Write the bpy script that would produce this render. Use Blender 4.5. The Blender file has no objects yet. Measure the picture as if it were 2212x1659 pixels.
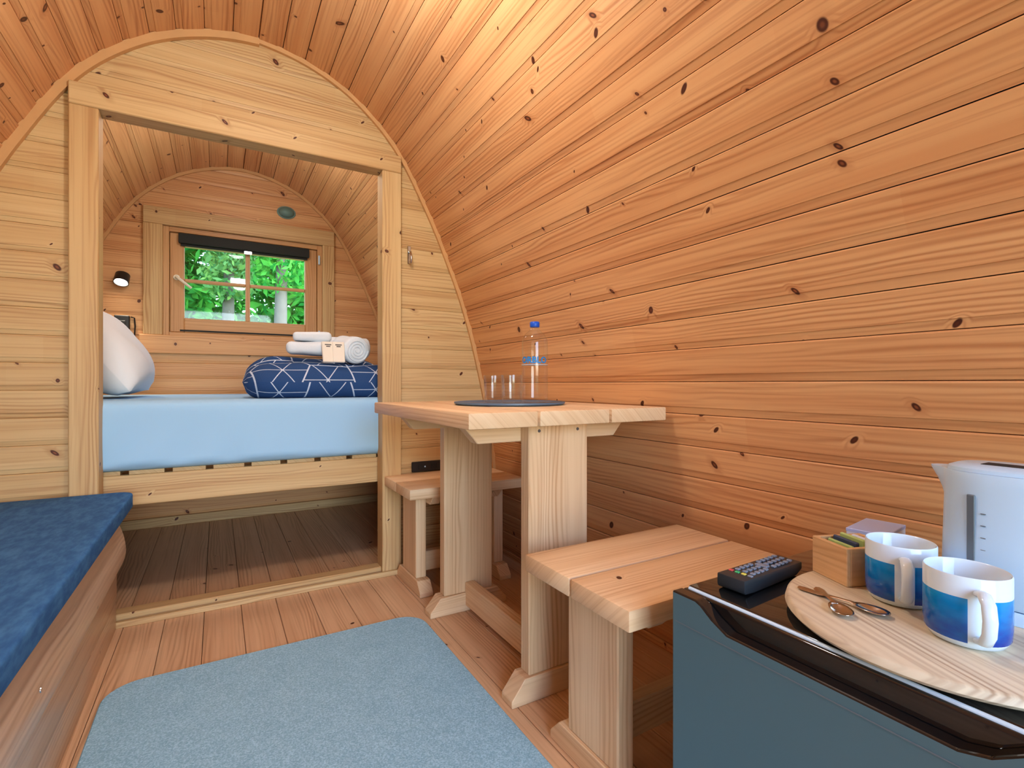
import bpy, bmesh, math, random
import numpy as np
from mathutils import Vector, Matrix
rnd = random.Random(7)
S = bpy.context.scene
COL = S.collection

# ------------------------------------------------------------------ camera, sky, exposure
cam_d = bpy.data.cameras.new('camera'); cam = bpy.data.objects.new('camera', cam_d); COL.objects.link(cam)
cam.location = (0, 0, 0.83)
cam.rotation_euler = (math.radians(90), 0, -math.atan2(636, 1092))
cam_d.sensor_width = 36; cam_d.lens = 1092 / 2212 * 36; cam_d.clip_start = 0.02
S.camera = cam
S.cycles.transparent_max_bounces = 24
W = bpy.data.worlds.new('sky'); S.world = W; W.use_nodes = True
wn = W.node_tree; bg = wn.nodes['Background']
sky = wn.nodes.new('ShaderNodeTexSky'); sky.sky_type = 'NISHITA'; sky.sun_disc = False
sky.sun_elevation = math.radians(48); sky.sun_rotation = math.radians(150)
sky.air_density = 1.0; sky.dust_density = 1.2; sky.ozone_density = 2.0
wn.links.new(sky.outputs[0], bg.inputs[0]); bg.inputs[1].default_value = 1.35
vs = S.view_settings
S.display_settings.display_device = 'sRGB'
vs.view_transform = 'Standard'; vs.look = 'None'; vs.gamma = 1; vs.use_curve_mapping = False
vs.exposure = 0.78
LAMP_W, READ_W, ALC_FILL_W = 15.0, 5.0, 5.0

# daylight portal in the open doorway behind the camera (a sampling guide: it emits nothing)
pd = bpy.data.lights.new('door_portal', 'AREA'); pd.shape = 'RECTANGLE'; pd.size = 1.3; pd.size_y = 1.85
pd.cycles.is_portal = True
po = bpy.data.objects.new('door_portal', pd); COL.objects.link(po)
po.location = (0.12, -1.5, 0.95); po.rotation_euler = (math.radians(90), 0, 0)
pd2 = bpy.data.lights.new('window_portal', 'AREA'); pd2.shape = 'RECTANGLE'; pd2.size = 0.66; pd2.size_y = 0.5
pd2.cycles.is_portal = True
po2 = bpy.data.objects.new('window_portal', pd2); COL.objects.link(po2)
po2.location = (0.18, 3.66, 1.45); po2.rotation_euler = (math.radians(-90), 0, 0)

# ------------------------------------------------------------------ helpers
def lin(r, g, b):
    f = lambda c: (c/255/12.92) if c/255 <= .04045 else ((c/255+.055)/1.055)**2.4
    return (f(r), f(g), f(b), 1)

class NT:
    def __init__(s, name):
        s.m = bpy.data.materials.new(name); s.m.use_nodes = True; s.t = s.m.node_tree
        s.b = s.t.nodes['Principled BSDF']; s.out = s.t.nodes['Material Output']
    def n(s, typ, **kw):
        x = s.t.nodes.new(typ)
        for k, v in kw.items(): setattr(x, k, v)
        return x
    def l(s, a, b): s.t.links.new(a, b)
    def put(s, sock, v):
        if isinstance(v, bpy.types.NodeSocket): s.l(v, sock)
        else: sock.default_value = v
    def math(s, op, a, b=None, c=None, clamp=False):
        x = s.n('ShaderNodeMath', operation=op, use_clamp=clamp); s.put(x.inputs[0], a)
        if b is not None: s.put(x.inputs[1], b)
        if c is not None: s.put(x.inputs[2], c)
        return x.outputs[0]
    def vmath(s, op, a, b=None):
        x = s.n('ShaderNodeVectorMath', operation=op); s.put(x.inputs[0], a)
        if b is not None: s.put(x.inputs[1], b)
        return x.outputs['Value'] if op in ('LENGTH', 'DOT_PRODUCT') else x.outputs[0]
    def mix(s, f, a, b, bt='MIX'):
        x = s.n('ShaderNodeMix', data_type='RGBA', blend_type=bt); s.put(x.inputs[0], f); s.put(x.inputs[6], a); s.put(x.inputs[7], b)
        return x.outputs[2]
    def noise(s, vec, scale=1, detail=2, rough=.5):
        x = s.n('ShaderNodeTexNoise'); s.put(x.inputs['Vector'], vec); x.inputs['Scale'].default_value = scale
        x.inputs['Detail'].default_value = detail; x.inputs['Roughness'].default_value = rough
        return x.outputs[0]
    def smooth(s, v, a, b):
        x = s.n('ShaderNodeMapRange', interpolation_type='SMOOTHSTEP'); s.put(x.inputs[0], v)
        x.inputs[1].default_value = a; x.inputs[2].default_value = b
        return x.outputs[0]
    def sep(s, v):
        x = s.n('ShaderNodeSeparateXYZ'); s.l(v, x.inputs[0]); return x.outputs
    def comb(s, a, b, c):
        x = s.n('ShaderNodeCombineXYZ')
        for i, v in enumerate((a, b, c)): s.put(x.inputs[i], v)
        return x.outputs[0]
    def bump(s, h, st=.2, d=.002):
        x = s.n('ShaderNodeBump'); x.inputs['Strength'].default_value = st; x.inputs['Distance'].default_value = d
        s.l(h, x.inputs['Height']); s.l(x.outputs[0], s.b.inputs['Normal'])
    def set(s, **kw):
        for k, v in kw.items(): s.put(s.b.inputs[k.replace('_', ' ')], v)

def plain(name, rgb, rough=.5, metal=0, spec=.5, coat=0, noise=0, nscale=40):
    N = NT(name); c = lin(*rgb)
    if noise:
        tc = N.n('ShaderNodeTexCoord'); v = N.noise(tc.outputs['Object'], nscale, 3)
        d = tuple(x*(1-noise) for x in c[:3])+(1,); N.set(Base_Color=N.mix(v, d, tuple(min(1, x*(1+noise)) for x in c[:3])+(1,)))
    else: N.set(Base_Color=c)
    N.set(Roughness=rough, Metallic=metal); N.b.inputs['Specular IOR Level'].default_value = spec
    if coat: N.b.inputs['Coat Weight'].default_value = coat
    return N.m

PINES = {}
def pine(axis, tone):
    key = (axis, tone)
    if key in PINES: return PINES[key]
    light, mid, dark, knotp, rough = TONES[tone]
    N = NT('pine_%s_%s' % (tone, axis))
    tc = N.n('ShaderNodeTexCoord'); oi = N.n('ShaderNodeObjectInfo')
    x, y, z = N.sep(tc.outputs['Object'])
    L, A = {'x': (x, N.math('ADD', y, z)), 'y': (y, N.math('ADD', x, z)), 'z': (z, N.math('ADD', x, y))}[axis]
    R = oi.outputs['Random']
    L = N.math('MULTIPLY_ADD', R, 61.7, L)
    A0 = A
    A = N.math('MULTIPLY_ADD', R, 13.3, A)
    warp = N.noise(N.comb(N.math('MULTIPLY', L, 1.3), N.math('MULTIPLY', A, 9), R), 1, 2, .5)
    # knots
    sx, sy = 2.9, 15.0
    P = N.comb(N.math('MULTIPLY', L, sx), N.math('MULTIPLY', A, sy), 0)
    vo = N.n('ShaderNodeTexVoronoi', voronoi_dimensions='2D', feature='F1'); N.l(P, vo.inputs['Vector']); vo.inputs['Scale'].default_value = 1
    D = N.vmath('MULTIPLY', N.vmath('SUBTRACT', P, vo.outputs['Position']), (1/sx, 1/sy, 0))
    cr, cg, cb = N.sep(vo.outputs['Color'])
    dx, dy, _ = N.sep(D)
    # random tilt of each knot's oval
    dx2 = N.math('MULTIPLY_ADD', dy, N.math('MULTIPLY_ADD', cb, 1.6, -.8), dx)
    dist = N.math('SQRT', N.math('ADD', N.math('MULTIPLY', N.math('MULTIPLY', dx2, dx2), 1.0), N.math('MULTIPLY', N.math('MULTIPLY', dy, dy), .65)))
    rad = N.math('MULTIPLY_ADD', N.math('MULTIPLY', cr, cr), .0072, .0032)
    on = N.math('GREATER_THAN', cg, 1-knotp)
    q = N.math('DIVIDE', dist, rad)
    core = N.math('MULTIPLY', on, N.math('SUBTRACT', 1, N.smooth(q, .75, 1.15)))
    ring = N.math('MULTIPLY', on, N.math('SUBTRACT', 1, N.smooth(q, .15, .6)))
    halo = N.math('MULTIPLY', on, N.math('SUBTRACT', 1, N.smooth(q, 1.0, 3.2)))
    # growth rings, bent by noise and by the knots
    g = N.math('ADD', A, N.math('ADD', N.math('MULTIPLY', warp, .085), N.math('MULTIPLY', halo, .012)))
    rg = N.math('MULTIPLY_ADD', N.math('SINE', N.math('MULTIPLY', g, 2*math.pi/.0125)), .5, .5)
    rg = N.math('POWER', rg, 2.2)
    vis = N.noise(N.comb(N.math('MULTIPLY', L, .9), N.math('MULTIPLY', A, 16), 3.1), 1, 1)
    rg = N.math('MULTIPLY', rg, N.smooth(vis, .38, .68))
    streak = N.noise(N.comb(N.math('MULTIPLY', L, 2.2), N.math('MULTIPLY', A, 120), R), 1, 2, .6)
    broad = N.noise(N.comb(N.math('MULTIPLY', L, .8), N.math('MULTIPLY', A, 22), 7.7), 1, 2, .5)
    seg = N.n('ShaderNodeTexWhiteNoise', noise_dimensions='1D'); N.l(N.math('FLOOR', N.math('MULTIPLY', L, .9)), seg.inputs['W'])
    tone_v = N.math('ADD', N.math('MULTIPLY', R, .55), N.math('MULTIPLY', seg.outputs['Value'], .45))
    nrm_ = N.math('ABSOLUTE', N.sep(tc.outputs['Normal'])['xyz'.index(axis)])
    side = N.math('SUBTRACT', 1, N.math('MULTIPLY', N.smooth(nrm_, .6, .9), .85))
    rg = N.math('MULTIPLY', rg, side); core = N.math('MULTIPLY', core, side); ring = N.math('MULTIPLY', ring, side)
    f = N.math('ADD', N.math('MULTIPLY', N.smooth(broad, .3, .72), .55), N.math('MULTIPLY_ADD', tone_v, .5, -.08), clamp=True)
    c = N.mix(f, lin(*light), lin(*mid))
    c = N.mix(N.math('MULTIPLY', rg, .62), c, lin(*dark))
    c = N.mix(N.math('MULTIPLY', N.smooth(streak, .45, .75), .38), c, lin(*dark))
    c = N.mix(N.math('MULTIPLY', halo, .42), c, N.mix(cb, lin(*light), lin(*dark)))
    c = N.mix(core, c, lin(74, 32, 14))
    c = N.mix(N.math('MULTIPLY', ring, N.math('MULTIPLY', cb, .8)), c, lin(150, 84, 48))
    N.set(Base_Color=c, Roughness=rough); N.b.inputs['Specular IOR Level'].default_value = .35
    N.bump(N.math('SUBTRACT', 1, N.math('ADD', rg, N.math('MULTIPLY', streak, .6))), .12, .0015)
    PINES[key] = N.m
    return N.m
TONES = {   # light, mid, dark (sRGB), share of cells with knots, roughness
    'barrel': ((224, 172, 118), (204, 140, 88), (166, 98, 54), .60, .42),
    'pale':   ((212, 182, 132), (194, 154, 102), (160, 112, 66), .38, .5),
    'furn':   ((234, 204, 164), (220, 182, 138), (188, 138, 94), .12, .5),
    'floor':  ((222, 182, 142), (202, 156, 116), (162, 114, 76), .26, .36),
    'sofa':   ((226, 200, 174), (208, 174, 142), (168, 130, 100), .25, .32),
    'end':    ((222, 174, 122), (204, 146, 94), (170, 106, 60), .55, .45),
    'sash':   ((208, 162, 112), (194, 142, 92), (162, 108, 64), .05, .45),
    'board':  ((222, 216, 194), (204, 188, 158), (150, 122, 96), .30, .45),
    'bamboo': ((222, 184, 136), (212, 172, 122), (190, 144, 96), .0, .5),
}

def mesh_obj(name, V, F, mat, parent=None, loc=(0, 0, 0), smooth=False, angle=None):
    me = bpy.data.meshes.new(name); me.from_pydata([tuple(v) for v in V], [], F); me.update()
    bm = bmesh.new(); bm.from_mesh(me); bmesh.ops.recalc_face_normals(bm, faces=bm.faces); bm.to_mesh(me); bm.free()
    if isinstance(mat, (list, tuple)):
        for m in mat: me.materials.append(m)
    elif mat: me.materials.append(mat)
    o = bpy.data.objects.new(name, me); COL.objects.link(o)
    place(o, parent, loc)
    if smooth: sm(o, angle)
    return o
def place(o, parent, loc):
    """loc is a world location; parents are not rotated unless their children are built in local space"""
    o.location = loc
    if parent:
        o.parent = parent
        if not parent.get('_local'): o.location = Vector(loc) - wloc(parent)
def wloc(o):
    v = Vector(o.location)
    while o.parent: o = o.parent; v = v + Vector(o.location)
    return v
def sm(o, angle=None):
    me = o.data
    me.polygons.foreach_set('use_smooth', [True]*len(me.polygons))
    if angle:
        bm = bmesh.new(); bm.from_mesh(me)
        for e in bm.edges:
            if len(e.link_faces) == 2 and e.calc_face_angle(0) > math.radians(angle): e.smooth = False
        bm.to_mesh(me); bm.free()
def bevel(o, w, seg=1):
    bm = bmesh.new(); bm.from_mesh(o.data)
    bmesh.ops.bevel(bm, geom=[e for e in bm.edges], offset=w, segments=seg, profile=.5, affect='EDGES', clamp_overlap=True)
    bm.to_mesh(o.data); bm.free()
    return o
def box(name, x0, x1, y0, y1, z0, z1, mat, parent=None, bev=.002, seg=1):
    c = ((x0+x1)/2, (y0+y1)/2, (z0+z1)/2); h = (abs(x1-x0)/2, abs(y1-y0)/2, abs(z1-z0)/2)
    V = [(sx*h[0], sy*h[1], sz*h[2]) for sx in (-1, 1) for sy in (-1, 1) for sz in (-1, 1)]
    F = [(0, 1, 3, 2), (4, 6, 7, 5), (0, 4, 5, 1), (2, 3, 7, 6), (0, 2, 6, 4), (1, 5, 7, 3)]
    o = mesh_obj(name, V, F, mat, parent, c)
    if bev: bevel(o, bev, seg)
    if seg > 1: sm(o, 40)
    return o
def prism(name, pts, axis, a0, a1, mat, parent=None, bev=0, seg=1, smooth=None):
    """polygon pts (the two other axes in x,y,z order) extruded along axis"""
    n = len(pts); i = 'xyz'.index(axis); c = np.mean(np.array(pts), axis=0); am = (a0+a1)/2
    def mk(p, a):
        q = [p[0]-c[0], p[1]-c[1]]; q.insert(i, a-am); return q
    loc = [c[0], c[1]]; loc.insert(i, am)
    V = [mk(p, a0) for p in pts]+[mk(p, a1) for p in pts]
    F = [tuple(range(n)), tuple(range(2*n-1, n-1, -1))]+[(k, (k+1) % n, n+(k+1) % n, n+k) for k in range(n)]
    o = mesh_obj(name, V, F, mat, parent, loc)
    if bev: bevel(o, bev, seg)
    if smooth: sm(o, smooth)
    return o
def lathe(name, prof, mat, parent=None, loc=(0, 0, 0), n=40, angle=50, scale=(1, 1)):
    V, F = [], []
    for (r, z) in prof:
        for k in range(n):
            a = 2*math.pi*k/n; V.append((r*math.cos(a)*scale[0], r*math.sin(a)*scale[1], z))
    for j in range(len(prof)-1):
        for k in range(n): F.append((j*n+k, j*n+(k+1) % n, (j+1)*n+(k+1) % n, (j+1)*n+k))
    if prof[0][0] > 1e-6: F.append(tuple(range(n-1, -1, -1)))
    if prof[-1][0] > 1e-6: F.append(tuple((len(prof)-1)*n+k for k in range(n)))
    o = mesh_obj(name, V, F, mat, parent, loc)
    bm = bmesh.new(); bm.from_mesh(o.data); bmesh.ops.remove_doubles(bm, verts=bm.verts, dist=1e-6); bmesh.ops.recalc_face_normals(bm, faces=bm.faces); bm.to_mesh(o.data); bm.free()
    sm(o, angle); return o
def tube(name, pts, r, mat, parent=None, loc=(0, 0, 0), n=10, flat=(1, 1)):
    pts = [Vector(p) for p in pts]; V, F = [], []
    rr = r if isinstance(r, (list, tuple)) else [r]*len(pts)
    up = None
    for i, p in enumerate(pts):
        t = (pts[min(i+1, len(pts)-1)]-pts[max(i-1, 0)]).normalized()
        if up is None: up = Vector((0, 0, 1)) if abs(t.z) < .9 else Vector((1, 0, 0))
        s = t.cross(up).normalized(); u = s.cross(t).normalized(); up = u
        for k in range(n):
            a = 2*math.pi*k/n; V.append(p+s*math.cos(a)*rr[i]*flat[0]+u*math.sin(a)*rr[i]*flat[1])
    m = len(pts)
    for j in range(m-1):
        for k in range(n): F.append((j*n+k, j*n+(k+1) % n, (j+1)*n+(k+1) % n, (j+1)*n+k))
    F.append(tuple(range(n))); F.append(tuple((m-1)*n+k for k in range(n)))
    return mesh_obj(name, V, F, mat, parent, loc, True, 60)
def tag(o, label, cat, group=None):
    o['label'] = label; o['category'] = cat
    if group: o['group'] = group
    return o
def thing(name, label, cat, loc=(0, 0, 0), rz=0, group=None, local=False):
    o = bpy.data.objects.new(name, None); COL.objects.link(o); o.location = loc; o.rotation_euler = (0, 0, rz)
    o.empty_display_size = .05
    if local: o['_local'] = 1
    return tag(o, label, cat, group)
def struct(o): o['kind'] = 'structure'; return o
def copy_tree(o, parent=None):
    c = o.copy(); COL.objects.link(c); c.parent = parent
    for ch in list(o.children): copy_tree(ch, c)
    return c
def text_mesh(name, body, size, depth, mat, parent=None, bend=None):
    cu = bpy.data.curves.new(name, 'FONT'); cu.body = body; cu.size = size; cu.extrude = depth; cu.align_x = 'CENTER'; cu.align_y = 'CENTER'
    cu.resolution_u = 3; cu.offset = .0009
    t = bpy.data.objects.new(name+'_src', cu); COL.objects.link(t)
    dg = bpy.context.evaluated_depsgraph_get(); me = bpy.data.meshes.new_from_object(t.evaluated_get(dg))
    bpy.data.objects.remove(t); me.name = name; me.materials.clear(); me.materials.append(mat)
    o = bpy.data.objects.new(name, me); COL.objects.link(o)
    if parent: o.parent = parent
    return o

# ------------------------------------------------------------------ materials
M = dict(
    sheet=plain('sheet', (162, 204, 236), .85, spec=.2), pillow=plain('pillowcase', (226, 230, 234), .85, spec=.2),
    towel=plain('towel', (226, 234, 242), .95, spec=.1, noise=.05, nscale=220), card=plain('cream_card', (240, 230, 215), .7),
    ink=plain('ink', (90, 84, 84), .7), rug=None, black=plain('black_plastic', (26, 27, 29), .4), blind=plain('blind_fabric', (34, 38, 38), .8),
    chrome=plain('chrome', (205, 205, 205), .22, 1), steel=plain('spoon_steel', (190, 180, 170), .18, 1), slate=plain('tray_slate', (84, 108, 130), .4),
    fr_side=plain('fridge_door_grey', (78, 110, 122), .45, .1), fr_top=plain('fridge_gloss_black', (16, 19, 22), .06, coat=.6),
    white=plain('white_plastic', (190, 222, 248), .28), grey=plain('grey_window', (96, 108, 118), .3), china=plain('white_china', (212, 232, 246), .12),
    bluecap=plain('blue_cap', (16, 84, 200), .4), label=plain('label_blue', (20, 130, 205), .5), remote=plain('remote_plastic', (38, 46, 52), .35),
    key=plain('remote_key', (120, 132, 150), .5), gkey=plain('green_key', (60, 180, 110), .5), ykey=plain('yellow_key', (220, 210, 90), .5), rkey=plain('red_key', (200, 70, 70), .5),
    dark=plain('dark_void', (30, 22, 16), .9), pack=plain('tea_packet', (214, 222, 240), .5), edge=plain('door_edge_glint', (196, 224, 244), .3), peri=plain('periwinkle', (176, 190, 236), .5), pink=plain('pink_stripe', (220, 90, 120), .5), lime=plain('lime_sachet', (176, 205, 130), .45),
    navy=plain('navy_sachet', (52, 70, 104), .45), vent=plain('vent_grey_green', (96, 128, 122), .5), seal=plain('rubber_seal', (20, 20, 20), .7),
    handlew=plain('handle_cream', (224, 214, 190), .35), sill=plain('roof_felt', (50, 48, 46), .9), gravel=plain('pale_gravel', (84, 104, 98), .9, noise=.2, nscale=3),
    bent=plain('bent_strip', (206, 158, 104), .5, noise=.12, nscale=12), bark=plain('bark', (84, 82, 74), .9, noise=.3, nscale=8), trimw=None)
def glass_mat(name, tint=(1, 1, 1, 1), edge=.6, front=.045):
    N = NT(name); t = N.n('ShaderNodeBsdfTransparent'); t.inputs[0].default_value = tint
    g = N.n('ShaderNodeBsdfGlossy'); g.inputs['Roughness'].default_value = .03
    lw = N.n('ShaderNodeLayerWeight'); lw.inputs[0].default_value = .5
    f = N.math('MULTIPLY_ADD', N.math('POWER', lw.outputs['Facing'], 3.0), edge, front)
    mx = N.n('ShaderNodeMixShader'); N.l(f, mx.inputs[0]); N.l(t.outputs[0], mx.inputs[1]); N.l(g.outputs[0], mx.inputs[2]); N.l(mx.outputs[0], N.out.inputs[0])
    return N.m
M['pane'] = glass_mat('window_glass', (.97, .985, .975, 1), .6, .018)
M['clear'] = glass_mat('clear_plastic', (.97, .98, .985, 1), .5)
M['tumbler'] = glass_mat('tumbler_glass', (.97, .98, .98, 1), .5)
def fabric(name, a, b, scale, stretch=(1, 1, 1), rough=.95, bump=.25, sheen=.3):
    N = NT(name); tc = N.n('ShaderNodeTexCoord'); v = N.vmath('MULTIPLY', tc.outputs['Object'], stretch)
    f = N.noise(v, scale, 3, .6); g = N.noise(v, scale*.06, 2)
    h = N.math('ADD', N.math('MULTIPLY', f, .95), N.math('MULTIPLY', g, .12), clamp=True)
    N.set(Base_Color=N.mix(N.smooth(h, .35, .8), lin(*a), lin(*b)), Roughness=rough); N.b.inputs['Specular IOR Level'].default_value = .15
    N.b.inputs['Sheen Weight'].default_value = sheen
    N.bump(f, bump, .003); return N.m
M['rug'] = fabric('rug_pile', (126, 168, 188), (174, 212, 230), 260, bump=.5, sheen=.0)
M['sofa'] = fabric('sofa_velour', (46, 92, 144), (68, 120, 172), 60, (1, .35, 1), bump=.1, sheen=.0)
def emit(name, rgb, st):
    N = NT(name); N.set(Emission_Color=lin(*rgb), Emission_Strength=st, Base_Color=lin(*rgb)); return N.m
M['bulb'] = emit('lamp_diffuser', (255, 236, 205), 3); M['spotlens'] = emit('reading_lens', (255, 244, 226), 14)

# ------------------------------------------------------------------ pod section (x from the ridge, z)
X0 = .135
HP = [(0, 2.166), (.09, 2.158), (.175, 2.139), (.263, 2.106), (.341, 2.067), (.415, 2.013), (.481, 1.955), (.543, 1.888), (.595, 1.812), (.638, 1.738), (.68, 1.656),
      (.718, 1.584), (.755, 1.506), (.79, 1.423), (.825, 1.34), (.858, 1.259), (.886, 1.175), (.914, 1.091), (.938, 1.003), (.957, .923), (.979, .835), (.998, .745),
      (1.014, .655), (1.028, .565), (1.04, .475), (1.05, .385), (1.058, .295), (1.064, .205), (1.068, .115), (1.071, .025), (1.072, -.065)]
_z = np.array([p[1] for p in HP])[::-1]; _h = np.array([p[0] for p in HP])[::-1]
def hw(z): return float(np.interp(z, _z, _h))
Y0, Y1 = -1.5, 3.61
chain = [(X0-h, z) for h, z in HP[:1:-1]] + [(.051, 2.161), (.138, 2.167), (.223, 2.158)] + [(X0+.171, 2.140)] + [(X0+h, z) for h, z in HP[3:]]

def board_mesh(name, side):
    w, L = .5, (Y1-Y0)/2      # unit width, scaled per board
    # cross-section in (across, depth); depth 0 is the face towards the room
    cs = [(-.491, -.018), (-.491, -.0035), (-.465, 0), (.262, 0), (.272, -.0016), (.488, -.0048), (.488, -.018)]
    if side == 'L': cs = [(-a, d) for a, d in cs[::-1]]
    n = len(cs); V = [(-L, a, d) for a, d in cs]+[(L, a, d) for a, d in cs]
    F = [tuple(range(n)), tuple(range(2*n-1, n-1, -1))]+[(k, (k+1) % n, n+(k+1) % n, n+k) for k in range(n)]
    me = bpy.data.meshes.new(name); me.from_pydata(V, [], F); me.update()
    bm = bmesh.new(); bm.from_mesh(me); bmesh.ops.recalc_face_normals(bm, faces=bm.faces); bm.to_mesh(me); bm.free()
    return me
# mesh coordinates across run -.5 to .5, so a scale of the board width makes them metres; the pine grain keeps that unit
bR, bL = board_mesh('board', 'R'), board_mesh('board', 'L')
def barrel_pine():
    return pine('x', 'barrel')
def shell(name, pts):
    V, F = [], []
    c = (X0, .9)
    for i, (x, z) in enumerate(pts):
        d = Vector((x-c[0], z-c[1])).normalized()*.024
        V += [(x+d.x, Y0-.02, z+d.y), (x+d.x, Y1+.02, z+d.y), (x+d.x*2, Y1+.02, z+d.y*2), (x+d.x*2, Y0-.02, z+d.y*2)]
    n = len(pts)
    for i in range(n-1):
        for k in range(4): F.append((i*4+k, i*4+(k+1) % 4, i*4+4+(k+1) % 4, i*4+4+k))
    F += [(0, 1, 2, 3), tuple((n-1)*4+k for k in (3, 2, 1, 0))]
    return struct(mesh_obj(name, V, F, M['dark']))
zc = 1.60
iL = [i for i, p in enumerate(chain) if p[0] < X0 and p[1] <= zc][-1]; iR = [i for i, p in enumerate(chain) if p[0] > X0 and p[1] <= zc][0]
shells = {'wall_left': (0, iL), 'ceiling': (iL, iR), 'wall_right': (iR, len(chain)-1)}
for nm, (a, b) in shells.items():
    par = shell(nm, chain[a:b+1])
    for i in range(a, b):
        p, q = chain[i], chain[i+1]
        t = Vector((q[0]-p[0], 0, q[1]-p[1])); w = t.length; t.normalize(); nrm = Vector((0, 1, 0)).cross(t)
        me = bR if (p[0]+q[0])/2 > X0 else bL
        key = 'wide'
        o = bpy.data.objects.new('board', me); COL.objects.link(o)
        m = Matrix.Identity(4)
        for r in range(3):
            m[r][0] = (0, 1, 0)[r]; m[r][1] = t[r]*w; m[r][2] = nrm[r]
        m.translation = ((p[0]+q[0])/2, (Y0+Y1)/2, (p[1]+q[1])/2)
        o.matrix_world = m; o.parent = par
def barrel_mat():
    # the pine recipe with the unit-wide boards brought back to metres
    m = pine('x', 'barrel').copy(); m.name = 'pine_barrel_boards'
    t = m.node_tree
    tcn = [n for n in t.nodes if n.type == 'TEX_COORD'][0]; sepn = tcn.outputs['Object'].links[0].to_node
    vm = t.nodes.new('ShaderNodeVectorMath'); vm.operation = 'MULTIPLY'; vm.inputs[1].default_value = (1, .09, 1)
    t.links.new(tcn.outputs['Object'], vm.inputs[0]); t.links.new(vm.outputs[0], sepn.inputs[0])
    return m
BM_ = barrel_mat(); bR.materials.append(BM_); bL.materials.append(BM_)

# floor
fl = struct(box('floor', -.98, 1.25, Y0, Y1, -.06, -.02, M['dark'], bev=0))
fw = .118; nfl = 19
fm = None
for k in range(nfl):
    x = -.985+k*fw
    o = box('floor_board', x, x+fw-.0016, Y0, Y1, -.02, 0, pine('y', 'floor'), fl, bev=.0016) if fm is None else None
    if o is None:
        o = bpy.data.objects.new('floor_board', fm); COL.objects.link(o); place(o, fl, (x+fw/2-.0008, (Y0+Y1)/2, -.01))
    else: fm = o.data

# end walls and partition: horizontal boards cut to the arch
def arch_wall(name, y, th, face, opening, tone, zoff=0.0, pitch=.09, chamf=True):
    par = bpy.data.objects.new(name, None); COL.objects.link(par); struct(par); par.location = (X0, y, 0)
    ox0, ox1, oz0, oz1 = opening
    zs = []
    z = -.02+zoff
    while z < 2.18: zs.append((z, min(z+pitch, 2.172))); z += pitch
    mat = pine('x', tone)
    for z0, z1 in zs:
        if z1-z0 < .01: continue
        pieces = []
        cuts = sorted({z0, z1, *[c for c in (oz0, oz1) if z0+.004 < c < z1-.004]})
        for a, b in zip(cuts, cuts[1:]):
            mid = (a+b)/2
            if oz0 < mid < oz1: pieces += [(a, b, None, ox0), (a, b, ox1, None)]
            else: pieces += [(a, b, None, None)]
        for a, b, l, r in pieces:
            cs = [(a-.004, th), (a-.004, .014), (a+.0008, .014), (a+.0008, 0.0042), (a+min(.016, (b-a)*.3), .0018), (a+min(.0165, (b-a)*.31), 0), (b-.003, 0), (b-.0005, .003), (b-.0005, th)]
            V = []
            ok = True
            for zz, d in cs:
                xl = X0-hw(zz)-.006 if l is None else l
                if xl < X0-hw(zz)-.006: xl = X0-hw(zz)-.006
                V.append((xl, y-face*0+(-face)*(-d) if False else y+face*(-d)*-1, zz))
            n = len(cs)
            for zz, d in cs:
                xr = X0+hw(zz)+.006 if r is None else r
                V.append((xr, y+d*face, zz))
            V[:n] = [(v[0], y+d*face, v[2]) for v, (zz, d) in zip(V[:n], cs)]
            if max(V[i][0] for i in range(n)) >= min(V[n+i][0] for i in range(n))-.004: ok = False
            if not ok: continue
            c = Vector((sum(v[0] for v in V)/len(V), y, (a+b)/2))
            F = [tuple(range(n)), tuple(range(2*n-1, n-1, -1))]+[(k, (k+1) % n, n+(k+1) % n, n+k) for k in range(n)]
            mesh_obj('board', [Vector(v)-c for v in V], F, mat, par, c)
    return par
PY = 2.2
arch_wall('wall_middle', PY, .03, 1, (-.40, .67, -.1, 1.80), 'pale', .02)
WX0, WX1, WZ0, WZ1 = -.275, .605, 1.105, 1.755      # window opening in the end wall
EY = 3.57
arch_wall('wall_back', EY, .04, 1, (WX0, WX1, WZ0, WZ1), 'end', -.015)
arch_wall('wall_front', -1.48, .04, -1, (-.5, .75, 0, 1.9), 'pale', 0)

# opening frame in the partition
P = pine('z', 'pale'); PX = pine('x', 'pale')
struct(box('trim_1', -.425, -.346, PY-.03, PY+.05, .0, 1.757, P, bev=.003))
struct(box('trim_2', .616, .700, PY-.03, PY+.05, .0, 1.757, P, bev=.003))
struct(box('trim_3', -.425, .700, PY-.032, PY+.05, 1.757, 1.832, PX, bev=.003))
sl = struct(box('trim_4', -.346, .616, PY-.015, PY+.045, .0, .036, PX, bev=.003))
box('sill_strip', -.346, .700, PY-.048, PY-.031, .0, .02, PX, sl, bev=.002)
# bent trim strips along the arch, left one thicker, meeting at the ridge
def arch_strip(name, pts, y0, y1, win, wout):
    V, F = [], []
    n = len(pts)
    for i, (x, z) in enumerate(pts):
        a, b = pts[max(i-1, 0)], pts[min(i+1, n-1)]
        t = Vector((b[0]-a[0], 0, b[1]-a[1])).normalized(); nr = Vector((0, 1, 0)).cross(t)
        if nr.z*(z-.9)+nr.x*(x-X0) > 0: nr = -nr
        p = Vector((x, 0, z))
        for d, y in ((-wout, y0), (win, y0), (win, y1), (-wout, y1)): V.append(p+nr*d+Vector((0, y, 0)))
    for i in range(n-1):
        for k in range(4): F.append((i*4+k, i*4+(k+1) % 4, i*4+4+(k+1) % 4, i*4+4+k))
    F += [(0, 1, 2, 3), tuple((n-1)*4+k for k in (3, 2, 1, 0))]
    return struct(mesh_obj(name, V, F, M['bent'], smooth=True, angle=35))
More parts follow.
